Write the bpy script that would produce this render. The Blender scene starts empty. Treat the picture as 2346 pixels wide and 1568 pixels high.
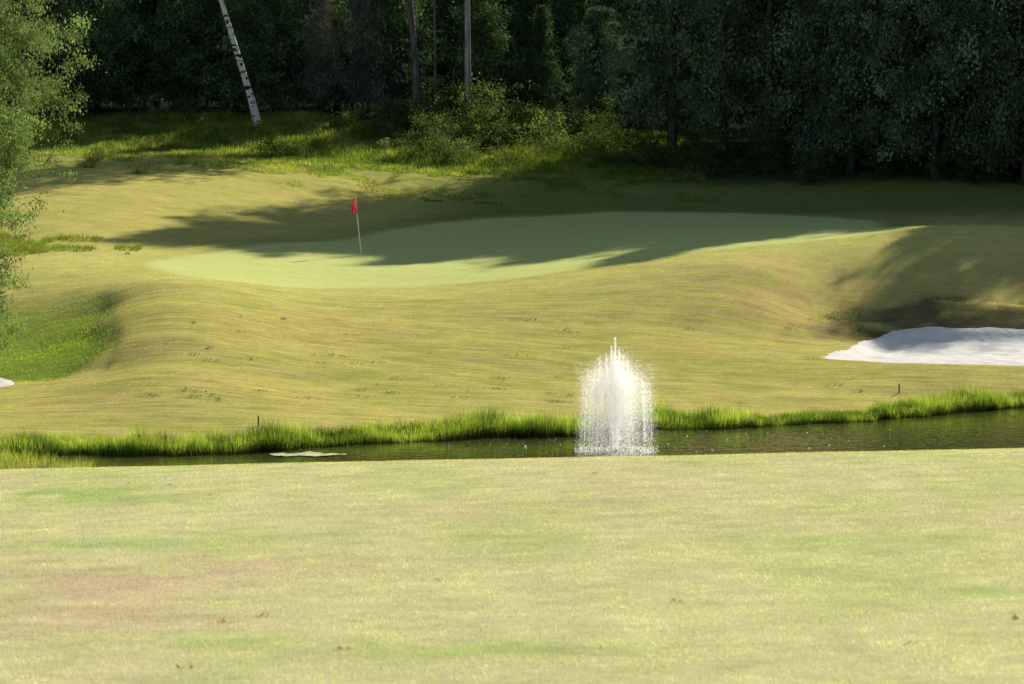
import bpy, math, numpy as np
from mathutils import Vector
rng=np.random.default_rng(7)
scene=bpy.context.scene
COL=scene.collection
CAMZ=8.0; PITCH=math.radians(4.68); FPX=6517.0
# ------------------------------------------------------------------ helpers
def ray(px,row):
    r=(px-1173)/FPX; u=-(row-784)/FPX
    return np.array([r, math.cos(PITCH)+u*math.sin(PITCH), -math.sin(PITCH)+u*math.cos(PITCH)])
def W(px,row,d):
    v=ray(px,row); v=v*d/v[1]
    return (v[0],v[1],CAMZ+v[2])
def sst(a,b,x):
    t=np.clip((x-a)/(b-a),0,1); return t*t*(3-2*t)
_tabs={}
def vnoise(x,y,seed=0):
    if seed not in _tabs: _tabs[seed]=np.random.default_rng(1000+seed).random((128,128))
    T=_tabs[seed]
    x=np.asarray(x,float); y=np.asarray(y,float)
    xi=np.floor(x).astype(int); yi=np.floor(y).astype(int); fx=x-xi; fy=y-yi
    fx=fx*fx*(3-2*fx); fy=fy*fy*(3-2*fy)
    a=T[xi%128,yi%128]; b=T[(xi+1)%128,yi%128]; c=T[xi%128,(yi+1)%128]; d=T[(xi+1)%128,(yi+1)%128]
    return (a*(1-fx)+b*fx)*(1-fy)+(c*(1-fx)+d*fx)*fy
def fbm(x,y,seed=0,o=4):
    s=0;a=1;t=0
    for i in range(o):
        s=s+a*vnoise(x*2**i+i*17.3,y*2**i+i*9.1,seed+i); t+=a; a*=.55
    return s/t
# ------------------------------------------------------------------ terrain survey
cols={
-300:[(1010,66),(930,71),(850,76),(760,83),(690,88),(620,97),(540,104),(470,112),(400,122),(330,135),(290,145)],
130:[(1000,67),(930,71),(862,75.5),(780,81.5),(700,87),(645,91),(600,96),(570,100),(500,107),(450,113),(400,121),(370,127),(310,138),(285,145)],
240:[(850,75.5),(700,85.5)],
340:[(1000,67.5),(930,70.5),(850,74),(780,77.5),(700,82),(650,87),(615,94),(590,99),(560,103),(500,109),(440,116),(400,122),(375,127),(320,137),(285,145)],
700:[(990,68),(880,74.5),(780,80),(700,86),(655,92),(600,99.5),(585,102),(560,107),(545,111),(500,116),(440,122.5),(400,128),(380,131.5),(340,137),(280,146)],
1000:[(980,69.5),(880,75.5),(780,81),(700,87),(655,92.5),(585,103),(530,113),(505,118),(460,124),(400,131),(370,136),(300,148)],
1250:[(970,71),(880,76.5),(780,82),(700,87),(640,92),(600,98),(560,105),(500,119),(460,125),(400,132),(350,140),(300,149)],
1500:[(945,73),(870,78),(780,83),(700,87),(640,90.5),(595,95),(565,100),(495,118),(450,126),(400,133),(340,143)],
1750:[(925,75),(870,78.5),(815,81.5),(770,85),(700,88),(620,91.5),(575,95),(550,100),(520,109),(490,118),(440,127),(390,135),(340,145)],
1950:[(915,76),(870,78.5),(825,81),(775,86.5),(740,89),(650,92),(560,96),(535,99.5),(525,106),(500,115),(460,123),(410,131),(370,138)],
2150:[(905,77),(840,80),(800,84),(750,88),(700,89.5),(620,92.5),(550,96),(519,99),(536,106),(510,114),(460,122),(410,130),(380,138)],
2340:[(900,77.5),(838,80.5),(800,84),(755,88),(700,90),(620,93),(560,96.5),(523,99.5),(538,106),(512,113),(460,121),(415,129),(385,137)],
2750:[(900,77.5),(838,80.5),(800,84),(755,88),(700,90),(620,93),(560,96.5),(530,100),(530,106),(510,113),(460,121),(415,129),(385,137)],
}
pts=np.array([W(px,r,d) for px,l in cols.items() for r,d in l])
def phi(r): 
    r=np.maximum(r,1e-6); return r*r*np.log(r)
n=len(pts)
D=np.hypot(pts[:,None,0]-pts[None,:,0],pts[:,None,1]-pts[None,:,1])
A=np.zeros((n+3,n+3)); A[:n,:n]=phi(D)+np.eye(n)*0.12
A[:n,n]=1;A[:n,n+1]=pts[:,0];A[:n,n+2]=pts[:,1];A[n:,:n]=A[:n,n:].T
wts=np.linalg.solve(A,np.r_[pts[:,2],0,0,0])
def rbf(x,y):
    out=np.zeros(x.shape)
    xf=x.ravel();yf=y.ravel();o=out.ravel()
    for i in range(0,len(xf),20000):
        a=xf[i:i+20000];b=yf[i:i+20000]
        r=np.hypot(a[:,None]-pts[None,:,0],b[:,None]-pts[None,:,1])
        o[i:i+20000]=phi(r)@wts[:n]+wts[n]+wts[n+1]*a+wts[n+2]*b
    return o.reshape(x.shape)
SHX=[-60,-14.8,-10.8,-8.5,-5.6,-3.9,-1,1.35,3.9,5.8,9.25,11.8,13.7,20,30,60]
SHY=[65.5,65.5,65.6,65.6,66.4,67.7,69,69.5,70.9,71.4,72.9,75,76.1,79,82,86]
def ysh(x): return np.interp(x,SHX,SHY)+0.5*(vnoise(x*0.9,0*x,41)-.5)+0.3*(vnoise(x*2.7,0*x,42)-.5)
def ynr(x): return np.interp(x,[-60,-12.2,-11.4,-9.5,-8.2,-6.5,0,60],[66,65.7,64.6,63.4,60.5,57,56,56])
def near(x,y):
    z=np.interp(y,[-300,-60,0,8,15,22,30,36,39,41,43,46,50,55,60],[9,8.6,6.3,5.55,4.95,4.40,3.79,3.355,3.12,2.93,2.69,2.1,1.1,.12,.12])
    return z+0.021*x.clip(-30,30)*sst(5,38,y)*(1-sst(42,54,y))
GX=np.arange(-50,50.01,.25); GY=np.arange(-10,176,.25)
gx,gy=np.meshgrid(GX,GY,indexing='ij')
fx_=np.clip(gx,-24,26); fy_=np.clip(gy,64,146)
Zf=rbf(fx_,fy_)+0.04*np.clip(gy-146,0,30)
def poly_sd(poly,x,y):
    P=np.array(poly); Q=np.roll(P,-1,0)
    x=np.asarray(x);y=np.asarray(y)
    best=np.full(x.shape,1e9); ins=np.zeros(x.shape,bool)
    for (ax,ay),(bx,by) in zip(P,Q):
        dx,dy=bx-ax,by-ay
        t=np.clip(((x-ax)*dx+(y-ay)*dy)/(dx*dx+dy*dy+1e-9),0,1)
        best=np.minimum(best,np.hypot(x-ax-t*dx,y-ay-t*dy))
        c=((ay>y)!=(by>y))&(x<(bx-ax)*(y-ay)/((by-ay) if abs(by-ay)>1e-9 else 1e-9)+ax)
        ins^=c
    return np.where(ins,best,-best)
def line_d(L_,x,y):
    best=np.full(np.shape(x),1e9)
    for (ax,ay),(bx,by) in zip(L_[:-1],L_[1:]):
        dx,dy=bx-ax,by-ay; t=np.clip(((x-ax)*dx+(y-ay)*dy)/(dx*dx+dy*dy+1e-9),0,1)
        best=np.minimum(best,np.hypot(x-ax-t*dx,y-ay-t*dy))
    return best
def hollow(x,y):
    e=-.1405*y+.25*np.sin(y*.9)+.9*sst(79,74,y)*-1
    return sst(.2,-.8,x-e)*sst(74.3,76.5,y)*(1-sst(84.5,89,y))
ys_=ysh(gx)
bank=sst(-.05,1.3,gy-ys_)
Zf=Zf-.22*hollow(gx,gy)
Zfar=np.maximum(Zf,0.12)*bank+ (-0.6)*(1-sst(-1.0,-.0,gy-ys_))
Zfar=np.where(gy<ys_,-0.6*sst(0,1.0,ys_-gy),Zfar)
yn_=ynr(gx)
Zn=near(gx,np.minimum(gy,60))
Zn=np.where(gy>yn_-.8, Zn*(1-sst(-.8,0.4,gy-yn_))-0.6*sst(-.8,.4,gy-yn_),Zn)
closed=yn_>=ys_-0.6
Zfar2=np.where(closed&(gy<ys_+1),np.maximum(Zfar,0.12),Zfar)
Z=np.where(gy<62,Zn,np.maximum(Zn,Zfar2))
Z=np.where((gy>=ys_),Zfar2,Z)
land=(gy>ys_+1)
Z=Z+land*(0.11*(fbm(gx*.22,gy*.35,3)-.5)+0.03*(fbm(gx*1.0,gy*1.8,9,3)-.5))
Z=Z+land*(gy<92)*0.03*(fbm(gx*.16+gy*.05,gy*1.5,16,2)-.5)
Z=Z+sst(118,128,gy)*.40*(fbm(gx*.35,gy*.35,14,4)-.5)
Z=Z+(gy<48)*0.03*(fbm(gx*.9,gy*.5,12,3)-.5)
def TH(x,y):
    x=np.asarray(x,float);y=np.asarray(y,float)
    u=np.clip((x+50)/.25,0,len(GX)-1.001); v=np.clip((y+10)/.25,0,len(GY)-1.001)
    i=u.astype(int);j=v.astype(int);a=u-i;b=v-j
    z=(Z[i,j]*(1-a)+Z[i+1,j]*a)*(1-b)+(Z[i,j+1]*(1-a)+Z[i+1,j+1]*a)*b
    z=z+0.62*np.clip(y-174,0,45)
    return z
def G(px,row,lo=10):
    v=ray(px,row); v=v/v[1]
    d=np.arange(lo,170,.05); z=CAMZ+v[2]*d; t=TH(v[0]*d,d)
    k=np.argmax(z<=t) if (z<=t).any() else len(d)-1
    return (v[0]*d[k],d[k],t[k])
def G2(px,row,lo=45): return G(px,row,lo)[:2]
bunk=[G2(*p,lo=60) for p in [(1868,820),(1915,802),(1975,780),(2040,758),(2110,748),(2200,748),(2346,750),(2500,758),(2560,800),(2480,838),(2346,838),(2200,835),(2050,831),(1960,826)]]
bunkL=[G2(*p,lo=60) for p in [(-120,872),(-60,862),(0,863),(38,872),(40,882),(0,888),(-80,890)]]
track=[G2(*p,lo=60) for p in [(236,668),(250,700),(264,740),(272,775),(266,815),(240,850)]]
for bp,dep in ((bunk,.30),(bunkL,.12)):
    sd=poly_sd(bp,gx,gy); Z-=dep*sst(-0.05,0.9,sd)
sd=poly_sd(bunk,gx,gy); Z+=.22*np.exp(-((sd+1.0)/.6)**2)*sst(86,88,gy)
greenP=[G2(*p,lo=60) for p in [(372,598),(352,606),(370,618),(420,630),(490,641),(600,651),(830,658),(1000,653),(1200,634),(1400,603),(1600,577),(1850,552),(2040,530),(2000,508),(1700,490),(1400,487),(1100,503),(900,528),(700,556),(500,578)]]
flagP=G(828,585,60)
PC={}
def pc(px,row,lo=10):
    k=(px,row,lo)
    if k not in PC: PC[k]=G2(px,row,lo)
    return PC[k]
def gp(x,y,px,row,rx,ry,lo=10):
    c=pc(px,row,lo); return np.exp(-(((x-c[0])/rx)**2+((y-c[1])/ry)**2))
def mixc(c,m,t): return c*(1-m[...,None])+np.array(t)*m[...,None]
def tint(x,y):
    """albedo of the turf at a world position, with back-slope shade painted in"""
    n1=fbm(x*.35,y*.35,20,4); n2=fbm(x*1.6,y*1.1,25,3); n3=fbm(x*.8,y*2.2,30,3)
    m1=fbm(x*.8,y*.20,21,4); m2=fbm(x*2.6,y*.7,26,3)
    far=sst(60,66,y)
    c=np.ones(x.shape+(3,))*np.array([.64,.62,.33])
    g=sst(.42,.66,m1)*.7; c=mixc(c,g,[.55,.58,.26])
    b=sst(.50,.68,fbm(x*.7+9,y*.18,34,4))*.4; c=mixc(c,b,[.65,.57,.36])
    c=mixc(c,sst(.5,.7,m2)*.25,[.48,.51,.22])
    br=np.clip(gp(x,y,150,1340,1.3,1.7)*1.3+.7*gp(x,y,600,1300,1.2,.9)+.6*gp(x,y,1150,1165,1.4,1.6)+.4*gp(x,y,1500,1135,1.5,1.2)+.3*gp(x,y,2100,1190,1.6,1.0)+.6*gp(x,y,300,1420,1.2,.7),0,1)*sst(.25,.65,m2+.05)
    c=mixc(c,br*.7,[.64,.47,.34])
    gr=np.clip(gp(x,y,120,1140,1.6,2.2)+.8*gp(x,y,250,1248,1.3,.55)+.9*gp(x,y,1050,1490,.9,.45)+.7*gp(x,y,500,1470,.9,.4)+.5*gp(x,y,1950,1240,1.2,.8)+.8*gp(x,y,2300,1360,.5,.4)+.4*gp(x,y,1100,1230,1.2,.5),0,1)*sst(.3,.6,m2+.05)
    c=mixc(c,gr*.75,[.38,.51,.14])
    s=np.ones(x.shape+(3,))*np.array([.67,.60,.175])
    s=mixc(s,sst(.4,.65,n1)*.6,[.56,.56,.145])
    s=mixc(s,sst(.5,.66,n3)*.4,[.48,.475,.12])
    s=mixc(s,sst(.50,.64,fbm(x*.5,y*2.6,38,3))*.35,[.69,.52,.23])
    s=mixc(s,hollow(x,y)*.8,[.26,.38,.06])
    s=mixc(s,np.exp(-(line_d(track,x,y)/.13)**2)*.45,[.16,.17,.05])
    s=mixc(s,sst(1.5,5,x)*sst(84,87,y)*(1-sst(93,97,y))*.5*sst(.35,.6,n2),[.66,.46,.21])
    s=mixc(s,(1-sst(0.3,2.2,y-ysh(x)))*.7,[.30,.38,.07])
    sd=poly_sd(greenP,x,y)
    ap=sst(-8,-.8,sd)*(1-sst(100,108,y)); s=mixc(s,ap*.7,[.72,.67,.22])
    ap2=sst(-3,-.1,sd)*sst(100,108,y); s=mixc(s,ap2*.6,[.28,.32,.09])
    col_=np.exp(-((sd+.8)/.55)**2); s=mixc(s,col_*.35,[.52,.55,.14])
    bk_shade=sst(112,120,y)*sst(-6,-1,x-(y-120)*.30)*sst(.6,-2,sd); s=mixc(s,bk_shade*.8,[.205,.235,.065])  # shade painted into the turf: back slope darkened where tree shadow falls
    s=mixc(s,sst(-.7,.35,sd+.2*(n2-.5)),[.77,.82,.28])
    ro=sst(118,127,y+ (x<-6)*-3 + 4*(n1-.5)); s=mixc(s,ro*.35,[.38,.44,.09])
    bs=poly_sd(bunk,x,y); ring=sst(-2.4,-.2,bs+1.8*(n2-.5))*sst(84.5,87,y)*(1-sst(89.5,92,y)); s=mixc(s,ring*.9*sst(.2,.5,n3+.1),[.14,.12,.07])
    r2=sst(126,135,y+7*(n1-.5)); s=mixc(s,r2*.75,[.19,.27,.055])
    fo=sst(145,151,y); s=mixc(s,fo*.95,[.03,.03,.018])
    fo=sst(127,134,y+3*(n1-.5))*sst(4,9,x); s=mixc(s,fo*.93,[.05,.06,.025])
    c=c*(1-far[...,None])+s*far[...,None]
    mud=(sst(53,56,y)*(1-sst(62,66,y))); c=mixc(c,mud*.6,[.20,.21,.08])
    v=.86+.28*fbm(x*3.1,y*3.1,45,3)
    v=np.where(far>.5,v*(1-sst(-.3,.3,sd))+.985*sst(-.3,.3,sd),v)
    return np.clip(c*v[...,None],0.005,.9)
# ------------------------------------------------------------------ mesh builders
def mkmesh(name,V,F,mat=None,col=None,smooth=False):
    V=np.asarray(V,np.float32);F=np.asarray(F,np.int32)
    m=bpy.data.meshes.new(name)
    m.vertices.add(len(V)); m.vertices.foreach_set("co",V.ravel())
    k=F.shape[1]
    m.loops.add(F.size); m.loops.foreach_set("vertex_index",F.ravel())
    m.polygons.add(len(F)); m.polygons.foreach_set("loop_start",np.arange(0,F.size,k,dtype=np.int32))
    m.polygons.foreach_set("loop_total",np.full(len(F),k,dtype=np.int32))
    if smooth: m.polygons.foreach_set("use_smooth",np.ones(len(F),bool))
    m.update(calc_edges=True)
    if col is not None:
        ca=m.color_attributes.new(name="Col",type='FLOAT_COLOR',domain='POINT')
        c=np.ones((len(V),4),np.float32); c[:,:3]=col; ca.data.foreach_set("color",c.ravel())
    if mat: m.materials.append(mat)
    return m
def obj(name,mesh,parent=None,loc=(0,0,0),**kw):
    o=bpy.data.objects.new(name,mesh); COL.objects.link(o); o.location=loc
    if parent is not None: o.parent=parent
    for k,v in kw.items(): o[k]=v
    return o
def tube(path,rad,ns=8,cap=True):
    path=np.array(path,float);N=len(path);V=[];F=[]
    for i in range(N):
        t=path[min(i+1,N-1)]-path[max(i-1,0)]; t/=np.linalg.norm(t)+1e-9
        a=np.cross(t,[0.1,1,0.05]) if abs(t[1])<.9 else np.cross(t,[1,0,0]); a/=np.linalg.norm(a); b=np.cross(t,a)
        for k in range(ns):
            th=2*math.pi*k/ns; V.append(path[i]+rad[i]*(math.cos(th)*a+math.sin(th)*b))
    for i in range(N-1):
        for k in range(ns):
            F.append((i*ns+k,i*ns+(k+1)%ns,(i+1)*ns+(k+1)%ns,(i+1)*ns+k))
    return np.array(V),np.array(F)
def join(parts):
    V=[];F=[];o=0
    for v,f in parts:
        V.append(v);F.append(f+o);o+=len(v)
    return np.vstack(V),np.vstack(F)
# ------------------------------------------------------------------ materials
def newmat(name):
    m=bpy.data.materials.new(name); m.use_nodes=True; nt=m.node_tree; nt.nodes.clear()
    return m,nt,nt.nodes,nt.links
def leaf_mat(name,trans=.4,gain=1.0,warm=(1.15,1.1,.55),base=None,rough=.6,spec=.15,nscale=1.7,lohi=(.65,1.35)):
    m,nt,N,L=newmat(name)
    out=N.new('ShaderNodeOutputMaterial'); mix=N.new('ShaderNodeMixShader'); mix.inputs[0].default_value=trans
    p=N.new('ShaderNodeBsdfPrincipled'); p.inputs['Roughness'].default_value=rough; p.inputs['Specular IOR Level'].default_value=spec
    t=N.new('ShaderNodeBsdfTranslucent')
    if base is None:
        c=N.new('ShaderNodeVertexColor'); c.layer_name="Col"; src=c.outputs['Color']
    else:
        c=N.new('ShaderNodeRGB'); c.outputs[0].default_value=(*base,1); src=c.outputs[0]
    tc=N.new('ShaderNodeTexCoord'); nz=N.new('ShaderNodeTexNoise'); nz.inputs['Scale'].default_value=nscale
    L.new(tc.outputs['Object'],nz.inputs['Vector'])
    mr=N.new('ShaderNodeMapRange'); mr.inputs[1].default_value=.25; mr.inputs[2].default_value=.75; mr.inputs[3].default_value=lohi[0]*gain; mr.inputs[4].default_value=lohi[1]*gain
    L.new(nz.outputs['Fac'],mr.inputs[0])
    vm=N.new('ShaderNodeVectorMath'); vm.operation='SCALE'; L.new(src,vm.inputs[0]); L.new(mr.outputs[0],vm.inputs['Scale'])
    vt=N.new('ShaderNodeVectorMath'); vt.operation='MULTIPLY'; vt.inputs[1].default_value=warm; L.new(vm.outputs[0],vt.inputs[0])
    L.new(vm.outputs[0],p.inputs['Base Color']); L.new(vt.outputs[0],t.inputs['Color'])
    L.new(p.outputs[0],mix.inputs[1]); L.new(t.outputs[0],mix.inputs[2]); L.new(mix.outputs[0],out.inputs[0])
    return m
def noise_mat(name,c1,c2,scale=5,stretch=(1,1,1),rough=.85,bump=.3,bd=.02,lo=.4,hi=.6,detail=6,spec=.2):
    m,nt,N,L=newmat(name)
    out=N.new('ShaderNodeOutputMaterial'); p=N.new('ShaderNodeBsdfPrincipled'); p.inputs['Roughness'].default_value=rough; p.inputs['Specular IOR Level'].default_value=spec
    tc=N.new('ShaderNodeTexCoord'); mp=N.new('ShaderNodeMapping'); mp.inputs['Scale'].default_value=stretch
    nz=N.new('ShaderNodeTexNoise'); nz.inputs['Scale'].default_value=scale; nz.inputs['Detail'].default_value=detail
    cr=N.new('ShaderNodeValToRGB'); cr.color_ramp.elements[0].position=lo; cr.color_ramp.elements[0].color=(*c1,1); cr.color_ramp.elements[1].position=hi; cr.color_ramp.elements[1].color=(*c2,1)
    L.new(tc.outputs['Object'],mp.inputs[0]);L.new(mp.outputs[0],nz.inputs['Vector']);L.new(nz.outputs['Fac'],cr.inputs[0]);L.new(cr.outputs[0],p.inputs['Base Color'])
    b=N.new('ShaderNodeBump'); b.inputs['Strength'].default_value=bump; b.inputs['Distance'].default_value=bd
    L.new(nz.outputs['Fac'],b.inputs['Height']);L.new(b.outputs[0],p.inputs['Normal'])
    L.new(p.outputs[0],out.inputs[0]); return m
def ground_mat():
    m,nt,N,L=newmat("turf")
    out=N.new('ShaderNodeOutputMaterial'); p=N.new('ShaderNodeBsdfPrincipled'); p.inputs['Roughness'].default_value=1; p.inputs['Specular IOR Level'].default_value=0
    c=N.new('ShaderNodeVertexColor'); c.layer_name="Col"
    tc=N.new('ShaderNodeTexCoord')
    n1=N.new('ShaderNodeTexNoise'); n1.inputs['Scale'].default_value=8; n1.inputs['Detail'].default_value=8; n1.inputs['Roughness'].default_value=.75; L.new(tc.outputs['Object'],n1.inputs['Vector'])
    mp2=N.new('ShaderNodeMapping'); mp2.inputs['Scale'].default_value=(.6,4.5,1); mp2.inputs['Rotation'].default_value=(0,0,.04); L.new(tc.outputs['Object'],mp2.inputs[0])
    n2=N.new('ShaderNodeTexNoise'); n2.inputs['Scale'].default_value=1.2; n2.inputs['Detail'].default_value=4; L.new(mp2.outputs[0],n2.inputs['Vector'])
    a=N.new('ShaderNodeMapRange'); a.inputs[1].default_value=.3;a.inputs[2].default_value=.7;a.inputs[3].default_value=.82;a.inputs[4].default_value=1.18; L.new(n1.outputs['Fac'],a.inputs[0])
    sx=N.new('ShaderNodeSeparateXYZ'); L.new(tc.outputs['Object'],sx.inputs[0])
    f1=N.new('ShaderNodeMapRange'); f1.inputs[1].default_value=64; f1.inputs[2].default_value=68; L.new(sx.outputs[1],f1.inputs[0])
    f2=N.new('ShaderNodeMapRange'); f2.inputs[1].default_value=94; f2.inputs[2].default_value=88; L.new(sx.outputs[1],f2.inputs[0])
    f3=N.new('ShaderNodeMath'); f3.operation='MULTIPLY'; L.new(f1.outputs[0],f3.inputs[0]); L.new(f2.outputs[0],f3.inputs[1])
    b=N.new('ShaderNodeMapRange'); b.inputs[1].default_value=.36;b.inputs[2].default_value=.62;b.inputs[3].default_value=-.20;b.inputs[4].default_value=.07; L.new(n2.outputs['Fac'],b.inputs[0])
    f4=N.new('ShaderNodeMath'); f4.operation='MULTIPLY_ADD'; L.new(b.outputs[0],f4.inputs[0]); L.new(f3.outputs[0],f4.inputs[1]); f4.inputs[2].default_value=1
    f5=N.new('ShaderNodeMath'); f5.operation='MULTIPLY'; L.new(f4.outputs[0],f5.inputs[0]); L.new(a.outputs[0],f5.inputs[1])
    vm=N.new('ShaderNodeVectorMath'); vm.operation='SCALE'; L.new(c.outputs['Color'],vm.inputs[0]);L.new(f5.outputs[0],vm.inputs['Scale'])
    L.new(vm.outputs[0],p.inputs['Base Color'])
    bp=N.new('ShaderNodeBump'); bp.inputs['Strength'].default_value=.3; bp.inputs['Distance'].default_value=.025; L.new(n1.outputs['Fac'],bp.inputs['Height'])
    L.new(bp.outputs[0],p.inputs['Normal']); L.new(p.outputs[0],out.inputs[0]); return m
M_ground=ground_mat()
M_blade=leaf_mat("grass_blade",trans=.6,gain=1.1,warm=(1.22,1.2,.88))
M_reed=leaf_mat("lush_blade",trans=.6,gain=1.1,warm=(1.3,1.3,.6))
M_leafD=leaf_mat("dark_leaf",trans=.2,warm=(1.1,1.2,.6),nscale=.45,lohi=(.25,1.75),spec=.03)
M_leafL=leaf_mat("light_leaf",trans=.5,warm=(1.15,1.15,.7),spec=.05)
M_bark=noise_mat("bark",(.05,.045,.04),(.12,.11,.10),6,(1,1,.25))
M_midbark=noise_mat("dull_bark",(.10,.095,.09),(.20,.19,.185),6,(1,1,.25))
M_greybark=noise_mat("grey_bark",(.26,.255,.25),(.50,.49,.48),5,(1,1,.2))
M_birch=noise_mat("birch_bark",(.03,.03,.03),(.88,.86,.83),3.4,(1,1,2.4),lo=.42,hi=.46,bump=.2)
M_sand=noise_mat("sand",(.90,.85,.77),(.97,.94,.88),5,(1,1,1),rough=.95,bump=.5,bd=.04,lo=.3,hi=.6)
M_wood=noise_mat("weathered_wood",(.25,.2,.12),(.42,.35,.22),20,(1,1,.2))
# ------------------------------------------------------------------ ground
def axis(fine_lo,fine_hi,step,lo,hi):
    a=np.arange(fine_lo,fine_hi+1e-6,step); l=[fine_lo];s=step
    while l[-1]>lo: s*=1.35; l.append(l[-1]-s)
    r=[fine_hi];s=step
    while r[-1]<hi: s*=1.35; r.append(r[-1]+s)
    return np.concatenate([np.array(l[1:])[::-1],a,np.array(r[1:])])
ax=axis(-26,30,.2,-320,320); ay=axis(8,150,.2,-150,600)
X,Y=np.meshgrid(ax,ay,indexing='ij'); ZZ=TH(X,Y)
nx,ny=X.shape
V=np.stack([X,Y,ZZ],-1).reshape(-1,3)
idx=np.arange(nx*ny).reshape(nx,ny)
F=np.stack([idx[:-1,:-1],idx[1:,:-1],idx[1:,1:],idx[:-1,1:]],-1).reshape(-1,4)
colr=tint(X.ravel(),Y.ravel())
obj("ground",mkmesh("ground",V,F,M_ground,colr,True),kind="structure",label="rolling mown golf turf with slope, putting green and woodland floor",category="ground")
def sandmesh(name,poly,label):
    P=np.array(poly); x0,y0=P.min(0)-.4;x1,y1=P.max(0)+.4
    xs=np.arange(x0,x1,.1);ys=np.arange(y0,y1,.1); x,y=np.meshgrid(xs,ys,indexing='ij')
    sd=poly_sd(poly,x,y)+.3*(fbm(x*.8,y*.8,60,3)-.5)
    z=TH(x,y)+np.where(sd>0,.05*sst(0,.4,sd)-.01,-.25*sst(0,.3,-sd)-.01)+.07*(fbm(x*2.2,y*2.2,61,3)-.5)*sst(.4,1.2,sd)
    nx,ny=x.shape; idx=np.arange(nx*ny).reshape(nx,ny)
    F=np.stack([idx[:-1,:-1],idx[1:,:-1],idx[1:,1:],idx[:-1,1:]],-1).reshape(-1,4)
    ok=(sd>-.35).ravel(); F=F[ok[F].all(1)]
    V=np.stack([x,y,z],-1).reshape(-1,3)
    used=np.unique(F); mp=np.zeros(len(V),int); mp[used]=np.arange(len(used))
    obj(name,mkmesh(name,V[used],mp[F],M_sand,None,True),kind="structure",label=label,category="sand bunker")
sandmesh("sand_bunker",bunk,"white sand bunker cut into the grassy bank")
sandmesh("sand_bunker",bunkL,"small patch of pale bunker sand beside the slope")
# ------------------------------------------------------------------ water
def water():
    m,nt,N,L=newmat("pond_water")
    out=N.new('ShaderNodeOutputMaterial'); p=N.new('ShaderNodeBsdfPrincipled')
    p.inputs['Base Color'].default_value=(.08,.085,.022,1); p.inputs['Roughness'].default_value=.02; p.inputs['IOR'].default_value=1.33
    tc=N.new('ShaderNodeTexCoord'); mp=N.new('ShaderNodeMapping'); mp.inputs['Scale'].default_value=(1,1.8,1)
    n=N.new('ShaderNodeTexNoise'); n.inputs['Scale'].default_value=2.6; n.inputs['Detail'].default_value=2.5
    L.new(tc.outputs['Object'],mp.inputs[0]);L.new(mp.outputs[0],n.inputs['Vector'])
    b=N.new('ShaderNodeBump'); b.inputs['Strength'].default_value=.4; b.inputs['Distance'].default_value=.035
    L.new(n.outputs['Fac'],b.inputs['Height']);L.new(b.outputs[0],p.inputs['Normal']);L.new(p.outputs[0],out.inputs[0]); return m
xs=np.arange(-16,60,1.);yy=np.arange(50,90,1.); x,y=np.meshgrid(xs,yy,indexing='ij'); idx=np.arange(x.size).reshape(x.shape)
F=np.stack([idx[:-1,:-1],idx[1:,:-1],idx[1:,1:],idx[:-1,1:]],-1).reshape(-1,4)
ctr=np.stack([x[:-1,:-1]+.5,y[:-1,:-1]+.5],-1).reshape(-1,2)
keep=ctr[:,1]<ysh(ctr[:,0])+1.6
obj("water",mkmesh("water",np.stack([x,y,0*x],-1).reshape(-1,3),F[keep],water()),kind="structure",label="dark rippled pond water between the fairway and bank",category="pond")
# ------------------------------------------------------------------ grass blades
def blades(name,x,y,h,w,lean,col,mat,label,zoff=-.01,wj=.4,cat="grass",dark=.8,cj=.5,hj=.8):
    N=len(x); z=TH(x,y)+zoff
    a=rng.random(N)*np.pi*2; hh=h*(1-hj/2+hj*rng.random(N)); ww=w*(1-wj/2+wj*rng.random(N))
    la=rng.random(N)*2*np.pi; ll=lean*hh*rng.random(N)
    B=np.stack([x,y,z],-1); s=np.stack([np.cos(a),np.sin(a),0*a],-1)*ww[:,None]/2
    T=B+np.stack([np.cos(la)*ll,np.sin(la)*ll,hh],-1)
    V=np.stack([B-s,B+s,T],1).reshape(-1,3)
    F=np.arange(3*N).reshape(N,3)
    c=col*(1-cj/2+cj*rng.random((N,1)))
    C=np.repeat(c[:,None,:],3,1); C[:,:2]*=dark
    return obj(name,mkmesh(name,V,F,mat,C.reshape(-1,3)),kind="stuff",label=label,category=cat)
def scat(n,y0,y1,margin=1.0,p=1.0):
    y=y0+(y1-y0)*rng.random(n)**p
    hw=.19*y+margin
    return (rng.random(n)*2-1)*hw,y
x,y=scat(460000,12.5,46,.6)
c=tint(x,y)*np.array([1.0,1.02,1.0])
blades("mown_grass",x,y,.024*(1+0*x),.0045+.00009*y,1.2,c,M_blade,"short sunlit mown fairway grass with brown dry patches",cj=.5,dark=.92)
x,y=scat(320000,67,134,2.0)
sd=poly_sd(greenP,x,y); bs=poly_sd(bunk,x,y); bl_=poly_sd(bunkL,x,y)
k=(sd<-.5-.4*rng.random(len(sd)))&(bs<-.02)&(bl_<-.02)&(y>ysh(x)+.3); x=x[k];y=y[k]
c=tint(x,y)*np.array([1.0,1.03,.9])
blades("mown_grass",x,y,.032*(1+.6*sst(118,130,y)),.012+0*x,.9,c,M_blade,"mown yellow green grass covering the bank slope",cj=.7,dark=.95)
x=rng.uniform(-19,-9.8,30000);y=rng.uniform(74.5,89,30000); k=rng.random(30000)<hollow(x,y); x=x[k];y=y[k]
k=poly_sd(bunkL,x,y)<-.1; x=x[k];y=y[k]
blades("rough_grass",x,y,.07+0*x,.018,.9,np.array([.26,.36,.06])*np.ones((len(x),1)),M_reed,"longer green grass in the hollow of the bank")
N=80000
x=rng.uniform(-17,22,N)
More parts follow.
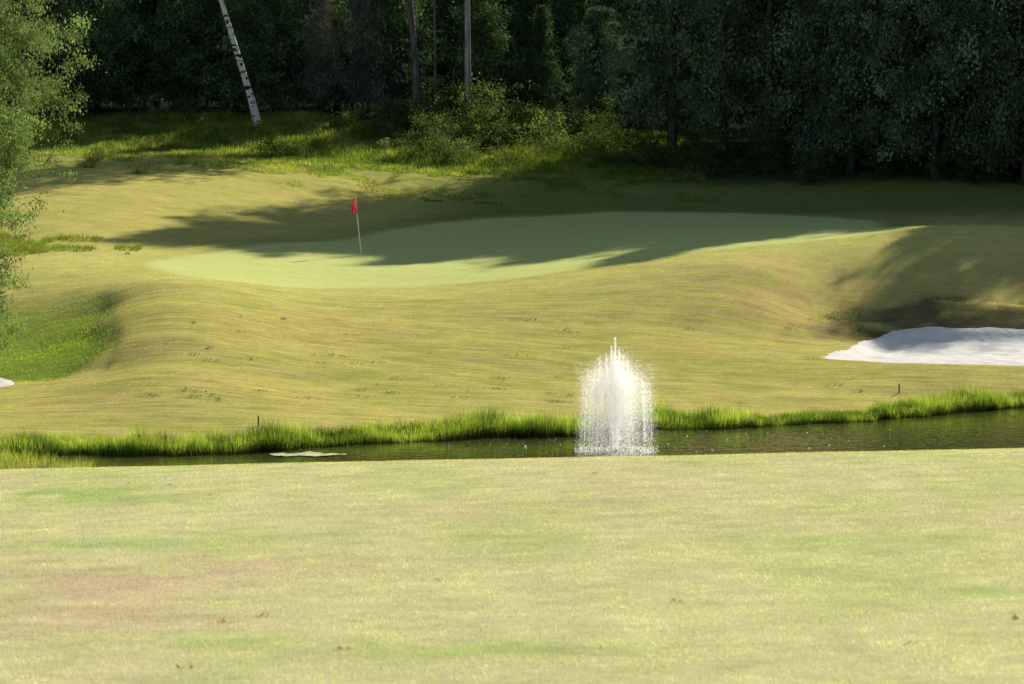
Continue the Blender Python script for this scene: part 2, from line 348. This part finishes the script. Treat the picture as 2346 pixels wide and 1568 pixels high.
off=rng.random(N)**1.2*(1.2+.5*(vnoise(x*.6,0*x,71)-.3)); off*=np.clip(.45+.9*vnoise(x*.45+3,0*x,72),.4,1.2)
y=ysh(x)-.15+off
hgt=(.24+.26*fbm(x*2.2,y*1.3,73,3))*np.clip(.45+.8*vnoise(x*.9,0*x,74),.5,1.15)
hgt*=np.where(x<-9,.85,1)
g=sst(.35,.65,fbm(x*1.9,y*1.6,75,2))[:,None]
cc=np.array([.17,.26,.05])*(1-g)+np.array([.46,.58,.13])*g
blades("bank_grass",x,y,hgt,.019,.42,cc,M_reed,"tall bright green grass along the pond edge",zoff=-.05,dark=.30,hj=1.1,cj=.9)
N=26000
x=rng.uniform(-17,-7.8,N); y=rng.uniform(57,65.6,N); k=(y<ynr(x)+.2)&(fbm(x*1.2,y*1.2,76,2)>.36); x=x[k];y=y[k]
blades("bank_grass",x,y,.27*(.5+fbm(x*1.1,y*1.1,77,2)),.016,.8,np.array([.40,.46,.13])*np.ones((len(x),1)),M_reed,"pale tall grass on the marshy near end of the pond",zoff=-.05,dark=.6)
N=150000
x=rng.uniform(-27,9,N); y=rng.uniform(122,151,N); k=(fbm(x*.5,y*.5,80,3)>.66-.42*sst(124,136,y)); x=x[k];y=y[k]
g=sst(.38,.68,fbm(x*.7,y*.7,81,3))[:,None]
blades("rough_grass",x,y,.12+.40*sst(127,142,y)*fbm(x*.6,y*.6,82,2),.03,.8,np.array([.20,.30,.06])*(1-g)+np.array([.40,.44,.12])*g,M_reed,"uncut meadow grass at the woodland edge",dark=.7,cj=.8)
N=16000
x=rng.uniform(-24,-13.2,N); y=rng.uniform(98,103.5,N); k=(fbm(x*.7,y*.7,83,3)>.40+.12*abs(y-100.7)/2.5); x=x[k];y=y[k]
blades("rough_grass",x,y,.15*(.5+fbm(x*2,y*2,85,2)),.025,.9,np.array([.22,.28,.06])*np.ones((len(x),1)),M_reed,"strip of longer weeds beside the mound")
N=26000
x=rng.uniform(7.5,17,N); y=rng.uniform(86,92,N); bs=poly_sd(bunk,x,y); k=(bs<-.02)&(bs>-2.2)&(rng.random(N)<sst(.35,.65,fbm(x*1.1,y*1.1,84,3))); x=x[k];y=y[k]
blades("rough_grass",x,y,.08*(1+0*x),.012,.9,np.array([.15,.14,.07])*np.ones((len(x),1)),M_reed,"ragged scruffy grass lip above the bunker")
xs=[];ysl=[]
for i in range(62):
    px=rng.uniform(330,1330) if i<50 else rng.uniform(1300,2000); row=rng.choice([735,770,800,830,870,890,905,915])+rng.normal(0,8)
    g_=pc(px,row,60); m_=int(rng.integers(5,24)); xs.append(g_[0]+rng.normal(0,.08+.14*rng.random(),m_)); ysl.append(g_[1]+rng.normal(0,.04,m_))
x=np.concatenate(xs);y=np.concatenate(ysl)
blades("grass_clippings",x,y,.04+0*x,.038,1.5,np.array([.21,.20,.15])*np.ones((len(x),1)),M_blade,"small dry clumps of cut grass on the slope",zoff=.02)
xs=[];ysl=[]
for px,row in [(485,1134),(510,1430),(605,1415),(785,1490),(430,1534),(2078,1477),(2330,1420),(1550,1380),(295,1108),(390,1112),(1000,1330),(1360,1087)]:
    g_=pc(px,row,10); xs.append(g_[0]+rng.normal(0,.025,7)); ysl.append(g_[1]+rng.normal(0,.03,7))
x=np.concatenate(xs);y=np.concatenate(ysl)
blades("fallen_leaves",x,y,.02+0*x,.03,2.5,np.array([.50,.36,.22])*np.ones((len(x),1)),M_blade,"a few dry brown leaves lying on the fairway",zoff=.005,cat="fallen leaves")
# ------------------------------------------------------------------ trees
def leaves(cent,sig,nl,L,Wd,base,var,droop=.2,seed=0,zs=.7):
    r=np.random.default_rng(seed); K=len(cent)
    P=np.repeat(cent,nl,0)+r.normal(0,1,(K*nl,3))*np.array([1,1,zs])*np.repeat(sig,nl)[:,None]
    a=r.normal(0,1,(K*nl,3)); a[:,2]-=droop*2; a/=np.linalg.norm(a,axis=1)[:,None]
    b=np.cross(a,r.normal(0,1,(K*nl,3))); b/=np.linalg.norm(b,axis=1)[:,None]
    l=(L*(.6+.8*r.random(K*nl)))[:,None]; w=l*Wd
    V=np.stack([P-a*l/2,P+b*w/2,P+a*l/2,P-b*w/2],1).reshape(-1,3); F=np.arange(4*K*nl).reshape(-1,4)
    cv=np.repeat((1-var/2+var*r.random(K)),nl)*(.8+.4*r.random(K*nl))
    C=np.repeat((np.array(base)[None]*cv[:,None])[:,None,:],4,1).reshape(-1,3)
    return V,F,C
def tree_meshes(name,seed,H,base_h,prof,nlimb,ncl,nleaf,sig,L,Wd,colr,leafmat,barkmat,tr=.22,rise=.3,droop=.2,lean=(0,0),var=.8,start=.15,limbr=.05):
    r=np.random.default_rng(seed)
    tp=[];N=9
    for i in range(N):
        t=i/(N-1); tp.append((lean[0]*t*H+.12*math.sin(t*5+seed)*t,lean[1]*t*H+.1*math.cos(t*4+seed)*t,t*H*.96-.3*(i==0)))
    tp=np.array(tp); rad=[tr*(1.25 if i==0 else 1)*(1-.88*i/(N-1)) for i in range(N)]
    parts=[tube(tp,rad,10)]; cent=[];sg=[]
    for k in range(nlimb):
        t=(k+r.random())/nlimb; h=base_h+(H*.97-base_h)*t
        R=prof(t)*r.uniform(.7,1.15); az=k*2.4+r.normal(0,.4)
        o=np.array([np.interp(h,tp[:,2],tp[:,0]),np.interp(h,tp[:,2],tp[:,1]),h])
        tip=o+np.array([math.cos(az)*R,math.sin(az)*R,rise*R+r.normal(0,.2)])
        mid=(o+tip)/2+np.array([0,0,.12*R])
        pa=[o,mid,tip]; lr=limbr*(1-.6*t); parts.append(tube(pa,[lr,lr*.6,lr*.2],5))
        for j in range(ncl):
            s=start+(1-start)*(j+r.random())/ncl
            q=(1-s)**2*o+2*s*(1-s)*mid+s*s*tip
            q=q+r.normal(0,1,3)*np.array([.16,.16,.08])*R*(.4+s)
            cent.append(q); sg.append(sig*(.6+.8*r.random()))
    Vt,Ft=join(parts)
    Vl,Fl,C=leaves(np.array(cent),np.array(sg),nleaf,L,Wd,colr,var,droop,seed+5)
    return mkmesh(name+"_trunk",Vt,Ft,barkmat,None,True),mkmesh(name+"_crown",Vl,Fl,leafmat,C)
def put(name,ms,x,y,rot,s,label,cat="tree",group=None,sz=None):
    e=bpy.data.objects.new(name,None); COL.objects.link(e); e.location=(x,y,float(TH(x,y))-.05); e.rotation_euler=(0,0,rot); e.scale=(s,s,sz or s)
    e["label"]=label; e["category"]=cat
    if group: e["group"]=group
    obj("trunk",ms[0],e); obj("crown",ms[1],e)
    return e
dk=(.145,.225,.145)
dome=lambda R:(lambda t:R*(.8+.9*t*(1-t)*1.4)*(1-sst(.74,1.02,t)*.62))
bl=[tree_meshes("broad%d"%i,20+i,17,.8,dome(3.7),80,11,66,.36,.17,.6,dk,M_leafD,M_bark,rise=.12,droop=.35,start=.30,var=1.3) for i in range(3)]
def dome_open(t): return (3.9*(.8+.9*t*(1-t)*1.4)*(1-sst(.72,1.02,t)*.7))
op=tree_meshes("open",27,17,.8,dome_open,52,6,72,.30,.17,.6,dk,M_leafD,M_bark,rise=.15,droop=.35,start=.40,var=1.3)
cone=lambda R:(lambda t:R*(1-.85*t))
sp=[tree_meshes("spruce%d"%i,40+i,14,1.0,cone(3.0),80,7,32,.30,.22,.42,(.115,.195,.10),M_leafD,M_bark,rise=-.18,droop=.6,tr=.17,var=1.2) for i in range(3)]
hi=tree_meshes("thin",60,15,7.5,dome(2.2),32,6,22,.45,.25,.6,(.08,.12,.05),M_leafD,M_greybark,tr=.20,rise=.5)
hi2=tree_meshes("thin2",61,14,7.5,dome(2.0),30,6,18,.45,.25,.6,(.08,.12,.05),M_leafD,M_midbark,tr=.10,rise=.5)
hi3=tree_meshes("thin3",64,13,7.0,dome(2.0),30,6,18,.45,.25,.6,(.08,.12,.05),M_leafD,M_midbark,tr=.23,rise=.5,lean=(-.09,0))
bi=tree_meshes("birch",62,14,8.5,dome(1.4),20,6,10,.45,.22,.6,(.09,.12,.04),M_leafD,M_birch,tr=.20,rise=.6,lean=(-.30,0))
dead=tree_meshes("dead",63,9,1.5,cone(1.7),70,6,14,.22,.34,.10,(.19,.19,.18),M_leafD,M_bark,tr=.04,rise=-.15,droop=.5,limbr=.014)
i=0
for (x,y,s,k) in [(7.8,139,1.0,1.24),(12.3,137,.97,1.24),(15.8,133,.9,1.26),(19.3,130,.88,1.26),(23,127.5,.88,1.30),(29.2,117,.92,1.08),(28.0,120,.5,1.85),(32.5,118.5,.8,1.12),(34,131,.85,1.15),(35.5,121,.88,1.14),(13.2,148,1.0,1.5),(17,147,1.05,1.42),(21.5,146,1.08,1.38),(25.5,143,1.05,1.38),(29.5,140,1.,1.38),(34,136,1.,1.3),(4.6,150,.40,1),(38,143,1.1,1.35),(20,154,1.15,1.5),(25,151,1.15,1.4),(30,148,1.15,1.4),(10.6,143,.95,1.36),(14.5,142.5,1.0,1.34),(18.3,139,.98,1.30),(22.2,135.5,.97,1.25),(26.5,133,.93,1.25),(33,142,1.1,1.3),(36,127,1.,1.12),(16,152,1.05,1.6),(34,146,1.1,1.4),(30.6,117.5,.7,1.25)]:
    put("cedar_tree",op if i in (0,1,10,21) else bl[i%3],x,y,i*1.7,s,"tall dense dark green tree with low hanging foliage",group="dense trees at the wood edge",sz=s*k); i+=1
for row,yy in enumerate((150,155.5,161,167)):
    for k,xx in enumerate(np.arange(-33,8 if row<3 else 30,3.9)):
        x=xx+rng.normal(0,.8)+row*1.9; y=yy+rng.normal(0,1.1)
        s=rng.uniform(.85,1.1)*(1+.03*row)
        if .5<x<11: s*=(.50,.55,.7,1)[row]
        elif row==0: s*=.9
        put("spruce_tree",sp[i%3],x,y,i*2.1,s,"dark green spruce deep in shaded woodland",group="conifers in the wood"); i+=1
for (x,y,s) in [(-27,141,.8),(-24,146,.9),(-29,134,.7)]:
    put("spruce_tree",sp[i%3],x,y,i*2.1,s,"dark green spruce deep in shaded woodland",group="conifers in the wood"); i+=1
g_=W(597,272,143.5); put("birch_tree",bi,g_[0],g_[1],0,1,"leaning white birch with black marked bark at the wood edge")
put("bare_trunk_tree",hi,W(1072,228,145.5)[0],145.5,1,1,"straight tall tree with pale grey bare trunk",sz=1.3)
put("bare_trunk_tree",hi2,W(997,200,147)[0],147,2,1,"slim tree with thin grey trunk",sz=1.3)
put("bare_trunk_tree",hi3,W(962,200,146.5)[0],146.5,0,1,"tree with dull grey leaning trunk among conifers",sz=1.3)
put("dead_conifer_tree",dead,W(830,200,147.5)[0],147.5,0,1,"dead conifer with bare grey drooping twigs")
put("dead_conifer_tree",dead,W(735,200,148)[0],148,2,.9,"dead conifer with bare grey drooping twigs")
def profL(t): return np.interp(t,[0,.12,.3,.42,.6,.8,1],[1.45,1.55,1.65,2.4,3.2,2.8,1.0])
near_t=tree_meshes("airy",80,13,.6,profL,160,18,100,.16,.095,.32,(.22,.31,.13),M_leafL,M_bark,tr=.25,rise=.0,droop=.8,var=1.0,start=.22,limbr=.035)
put("cedar_tree",near_t,-15.2,76,0.5,1,"feathery light green tree standing on the grassy bank")
def shrub(seed,R,Hh,c,L=.10):
    r=np.random.default_rng(seed); K=60
    cent=np.stack([r.normal(0,.5*R,K),r.normal(0,.5*R,K),r.random(K)**1.6*Hh],-1)
    V,F,C=leaves(cent,.12+.12*r.random(K),44,L,.5,c,1.1,-.1,seed)
    return mkmesh("shrub",V,F,M_leafL,C)
sh=[shrub(90,1.4,1.6,(.14,.20,.06)),shrub(91,1.5,1.2,(.22,.27,.08)),shrub(92,1.1,2.0,(.11,.17,.055))]
j=0
def addshrub(m,x,y,s,sz):
    global j
    o=obj("shrub",m,None,(x,y,float(TH(x,y))-.1),label="leafy green shrub at the woodland edge",category="shrub",group="undergrowth shrubs"); o.scale=(s,s,sz); o.rotation_euler=(0,0,j); j+=1
for px in np.arange(850,1440,32):
    for d in (136,139.5,143,146.5):
        if (d>145 and px<930) or rng.random()<.22: continue
        x=(px+rng.normal(0,16)-1173)/FPX*d; y=d+rng.normal(0,1.3)
        s=rng.uniform(.4,1.15)*(.6+.4*(px-850)/200 if px<1050 else 1)*(1.25 if d>142 else 1); addshrub(sh[j%3],x,y,s,s*rng.uniform(.8,1.3))
for px in np.arange(900,1240,24):
    d=144+rng.normal(0,.4); s=rng.uniform(.7,1.0); addshrub(sh[(j*2)%3],(px+rng.normal(0,8)-1173)/FPX*d,d,s,rng.uniform(.85,1.25))
for px in list(np.arange(120,860,38))+list(np.arange(1450,2340,50)):
    d=140 if px<900 else 136.5-((px-1450)/900)*8
    x=(px+rng.normal(0,15)-1173)/FPX*d; y=d+rng.normal(0,3.0 if px<900 else 1.5)
    s=rng.uniform(.3,.75)*(1 if px<900 else 1.4); addshrub(sh[(j%3) if px<900 else 2],x,y,s,s)
for px,row in [(215,372),(200,385),(240,360),(320,398)]:
    g_=G(px,row,90)
    o=obj("shrub",sh[1],None,g_,label="small weedy plant on the mound",category="shrub",group="undergrowth shrubs"); o.scale=(.3,.3,.5); j+=1
# ------------------------------------------------------------------ flag
fl=bpy.data.objects.new("golf_flagstick",None); COL.objects.link(fl); fl.location=flagP
fl["label"]="thin white golf pin with red flag standing in the green"; fl["category"]="golf flag"
Mw=noise_mat("white_paint",(.82,.82,.80),(.88,.88,.86),30,rough=.4); Mr=leaf_mat("red_cloth",trans=.45,base=(.70,.04,.05),warm=(1.2,.9,.9),gain=1.0)
top=(-.22,0,2.1)
v,f=tube([(0,0,-.05),(top[0]*.5,0,1.05),top],[.020,.018,.014],8); obj("pole",mkmesh("pole",v,f,Mw,None,True),fl)
rows=9;cols_=7;V=[];F=[]
for a in range(rows):
    t=a/(rows-1); z=2.09-.60*t; px_=top[0]*z/2.1
    wd=(.05+.20*t)
    for b in range(cols_):
        s=b/(cols_-1); V.append((px_+.05*t-wd*s, .05*math.sin(s*9+t*2)*(.3+t), z+.05*s*t))
for a in range(rows-1):
    for b in range(cols_-1): F.append((a*cols_+b,a*cols_+b+1,(a+1)*cols_+b+1,(a+1)*cols_+b))
obj("flag",mkmesh("flag",V,F,Mr,np.ones((len(V),3)),True),fl)
v,f=tube([(0,0,-.02),(0,0,.006)],[.054,.054],16); obj("cup",mkmesh("cup",v,f,Mw),fl)
# ------------------------------------------------------------------ fountain
SUNAZ=math.radians(31)
fy=66.3; fx=(1413-1173)/FPX*fy
ft=bpy.data.objects.new("water_fountain",None); COL.objects.link(ft); ft.location=(fx,fy,0)
ft["label"]="white spraying fountain jet rising from the pond"; ft["category"]="fountain"
def flecks(P,s,stretch,seed,flat=False):
    """small thin sheets of torn water; flat ones paint glints on the pond"""
    r=np.random.default_rng(seed); N=len(P)
    a=SUNAZ+r.normal(0,.5,N); t=np.stack([np.cos(a),-np.sin(a),r.normal(0,.25,N)],-1)
    u=np.stack([r.normal(0,.15,N),r.normal(0,.15,N),np.ones(N)],-1)
    if flat: u=np.stack([np.sin(a),np.cos(a),.25*np.ones(N)],-1)
    t*=s[:,None]; u*=(s*stretch)[:,None]
    V=np.stack([P-t,P-u,P+t,P+u],1).reshape(-1,3)
    return V,np.arange(4*N).reshape(-1,4)
m,nt,Nn,L=newmat("spray_water"); out=Nn.new('ShaderNodeOutputMaterial'); mx=Nn.new('ShaderNodeMixShader'); mx.inputs[0].default_value=.85
p=Nn.new('ShaderNodeBsdfPrincipled'); p.inputs['Base Color'].default_value=(.98,.98,.98,1); p.inputs['Roughness'].default_value=.2
t=Nn.new('ShaderNodeBsdfTranslucent'); t.inputs[0].default_value=(1,1,1,1)
L.new(p.outputs[0],mx.inputs[1]);L.new(t.outputs[0],mx.inputs[2]);L.new(mx.outputs[0],out.inputs[0]); M_sp=m
def jets(N,seed,K,smin,smax,spread,qp=.6):
    r=np.random.default_rng(seed)
    az=r.random(K)*2*np.pi; q=r.random(K)**qp; hm=2.26*(1-.20*q**2.5)*(.76+.30*r.random(K))
    nc=max(2,K//12); hm[:nc]=2.05+.40*r.random(nc)*(1-.3*r.random(nc)); q[:nc]=.60*r.random(nc)
    k=r.integers(0,K,N); u=r.random(N)**.62; z=hm[k]*u*(1+r.normal(0,.03,N))
    R=(.88-.12*np.clip(z/2.2,0,1)**1.5)*q[k]
    P=np.stack([R*np.cos(az[k]),R*np.sin(az[k]),np.maximum(z,.01)],-1)
    P[:,:2]+=r.normal(0,1,(N,2))*(spread*(.5+.7*u))[:,None]
    return P,smin+(smax-smin)*r.random(N)**3
P1,s1=jets(170000,1,700,.0018,.0044,.07,.72); a1=flecks(P1,s1,1.4,1)
P2,s2=jets(14000,2,90,.003,.009,.014,.75); a2=flecks(P2,s2,1.8,2)
r=np.random.default_rng(9); N=4500; q=1.0+.24*r.random(N)**1.3; az_=r.random(N)*6.28; z=2.1*r.random(N)
P=np.stack([q*.82*np.cos(az_),q*.82*np.sin(az_),z+.01],-1); a3=flecks(P,.0025+.004*r.random(N)**2,1.3,11)
v,f=join([a1,a2,a3]); obj("spray",mkmesh("spray",v,f,M_sp),ft)
jp=[]
for (jx,jy,jh,jn,jw) in [(-.03,0,2.66,1500,.045),(.07,.05,2.42,800,.04),(-.12,-.04,2.46,800,.04),(.17,-.08,2.30,600,.04),(-.24,.06,2.28,600,.04)]:
    u=r.random(jn)**1.15; z=jh*u; w=jw*(.35+1.3*np.sin(np.pi*np.clip(u,0,1)*.95))
    az_=r.random(jn)*6.28; q=r.random(jn)
    jp.append(np.stack([jx*u**.6+w*q*np.cos(az_),jy*u**.6+w*q*np.sin(az_),z+r.normal(0,.03,jn)],-1))
P=np.vstack(jp); P[:,2]=np.maximum(P[:,2],.02)
v,f=flecks(P,.003+.007*r.random(len(P))**2,2.0,3); obj("jet",mkmesh("jet",v,f,M_sp),ft)
v1=tube([(0,0,-.25),(0,0,-.02),(0,0,.01)],[.2,.2,.06],16); v2=tube([(0,0,.01),(0,0,.05)],[.03,.025],10)
v,f=join([v1,v2]); obj("nozzle",mkmesh("nozzle",v,f,noise_mat("black_plastic",(.02,.02,.02),(.03,.03,.03),8),None,True),ft)
N=1800; rr=np.sqrt(r.random(N))*1.0; az_=r.random(N)*6.28; P=np.stack([rr*np.cos(az_),rr*np.sin(az_),.01+.12*r.random(N)**3],-1)
b1=flecks(P,.004+.006*r.random(N),1,7)
N=1300; px_=r.normal(1.8,3.0,N); py_=r.normal(2.4,1.7,N); P=np.stack([px_,py_,.012+0*px_],-1)
k=(P[:,1]+fy<ysh(P[:,0]+fx)-.2); P=P[k]
b2=flecks(P,.010+.030*r.random(len(P))**2,.8,8,True)  # flat white flecks laid on the water as painted glints
v,f=join([b1,b2]); obj("splash_glints",mkmesh("splash_glints",v,f,M_sp),ft)
# ------------------------------------------------------------------ algae mat & stakes
cx_,cy_=(700-1173)/FPX*65.9,65.6
xs=np.arange(-.95,.95,.03); ys2=np.arange(-.75,.6,.03); x,y=np.meshgrid(xs,ys2,indexing='ij')
keep=((x/.8)**2+(y/.5)**2+2.4*(fbm(x*3+5,y*3+5,95,3)-.5))<.72
idx=np.arange(x.size).reshape(x.shape); F=np.stack([idx[:-1,:-1],idx[1:,:-1],idx[1:,1:],idx[:-1,1:]],-1).reshape(-1,4); F=F[keep.ravel()[F].all(1)]
V=np.stack([x,y,.008+.02*fbm(x*6,y*6,96,2)],-1).reshape(-1,3); u=np.unique(F); mq=np.zeros(len(V),int); mq[u]=np.arange(len(u))
obj("algae_mat",mkmesh("algae",V[u],mq[F],noise_mat("algae",(.42,.45,.2),(.85,.82,.50),6)),None,(cx_,cy_,0),label="pale floating mat of algae on the pond",category="algae")
for px,row in [(592,978),(2060,902)]:
    g_=G(px,row,60); hh=.24
    v,f=tube([(0,0,-.1),(0,0,hh),(0,0,hh+.03)],[.025,.022,.004],6)
    o=obj("wooden_stake",mkmesh("stake",v,f,M_wood),None,g_,label="short weathered wooden stake in the bank",category="stake",group="marker stakes along the pond")
# ------------------------------------------------------------------ light & camera
el=math.radians(29); az=SUNAZ
S=Vector((math.sin(az)*math.cos(el),math.cos(az)*math.cos(el),math.sin(el)))
ld=bpy.data.lights.new("sun",'SUN'); ld.energy=5; ld.angle=math.radians(.55); ld.color=(1,.94,.80)
lo=bpy.data.objects.new("sun",ld); COL.objects.link(lo); lo.rotation_euler=S.to_track_quat('Z','Y').to_euler(); lo.location=(40,60,50)
w=bpy.data.worlds.new("World"); scene.world=w; w.use_nodes=True; nt=w.node_tree; bg=nt.nodes['Background']; bg.inputs[1].default_value=.068
sk=nt.nodes.new('ShaderNodeTexSky'); sk.sky_type='NISHITA'; sk.sun_disc=False; sk.sun_elevation=el; sk.sun_rotation=az
nt.links.new(sk.outputs[0],bg.inputs[0])
cd=bpy.data.cameras.new("camera"); cd.sensor_width=36; cd.lens=36*FPX/2346; cd.clip_end=2000; cd.clip_start=.1
cd.dof.use_dof=True; cd.dof.focus_distance=85; cd.dof.aperture_fstop=6.3
co=bpy.data.objects.new("camera",cd); COL.objects.link(co); co.location=(0,0,CAMZ); co.rotation_euler=(math.pi/2-PITCH,0,0); scene.camera=co
scene.view_settings.view_transform='Standard'; scene.view_settings.look='None'; scene.view_settings.exposure=0
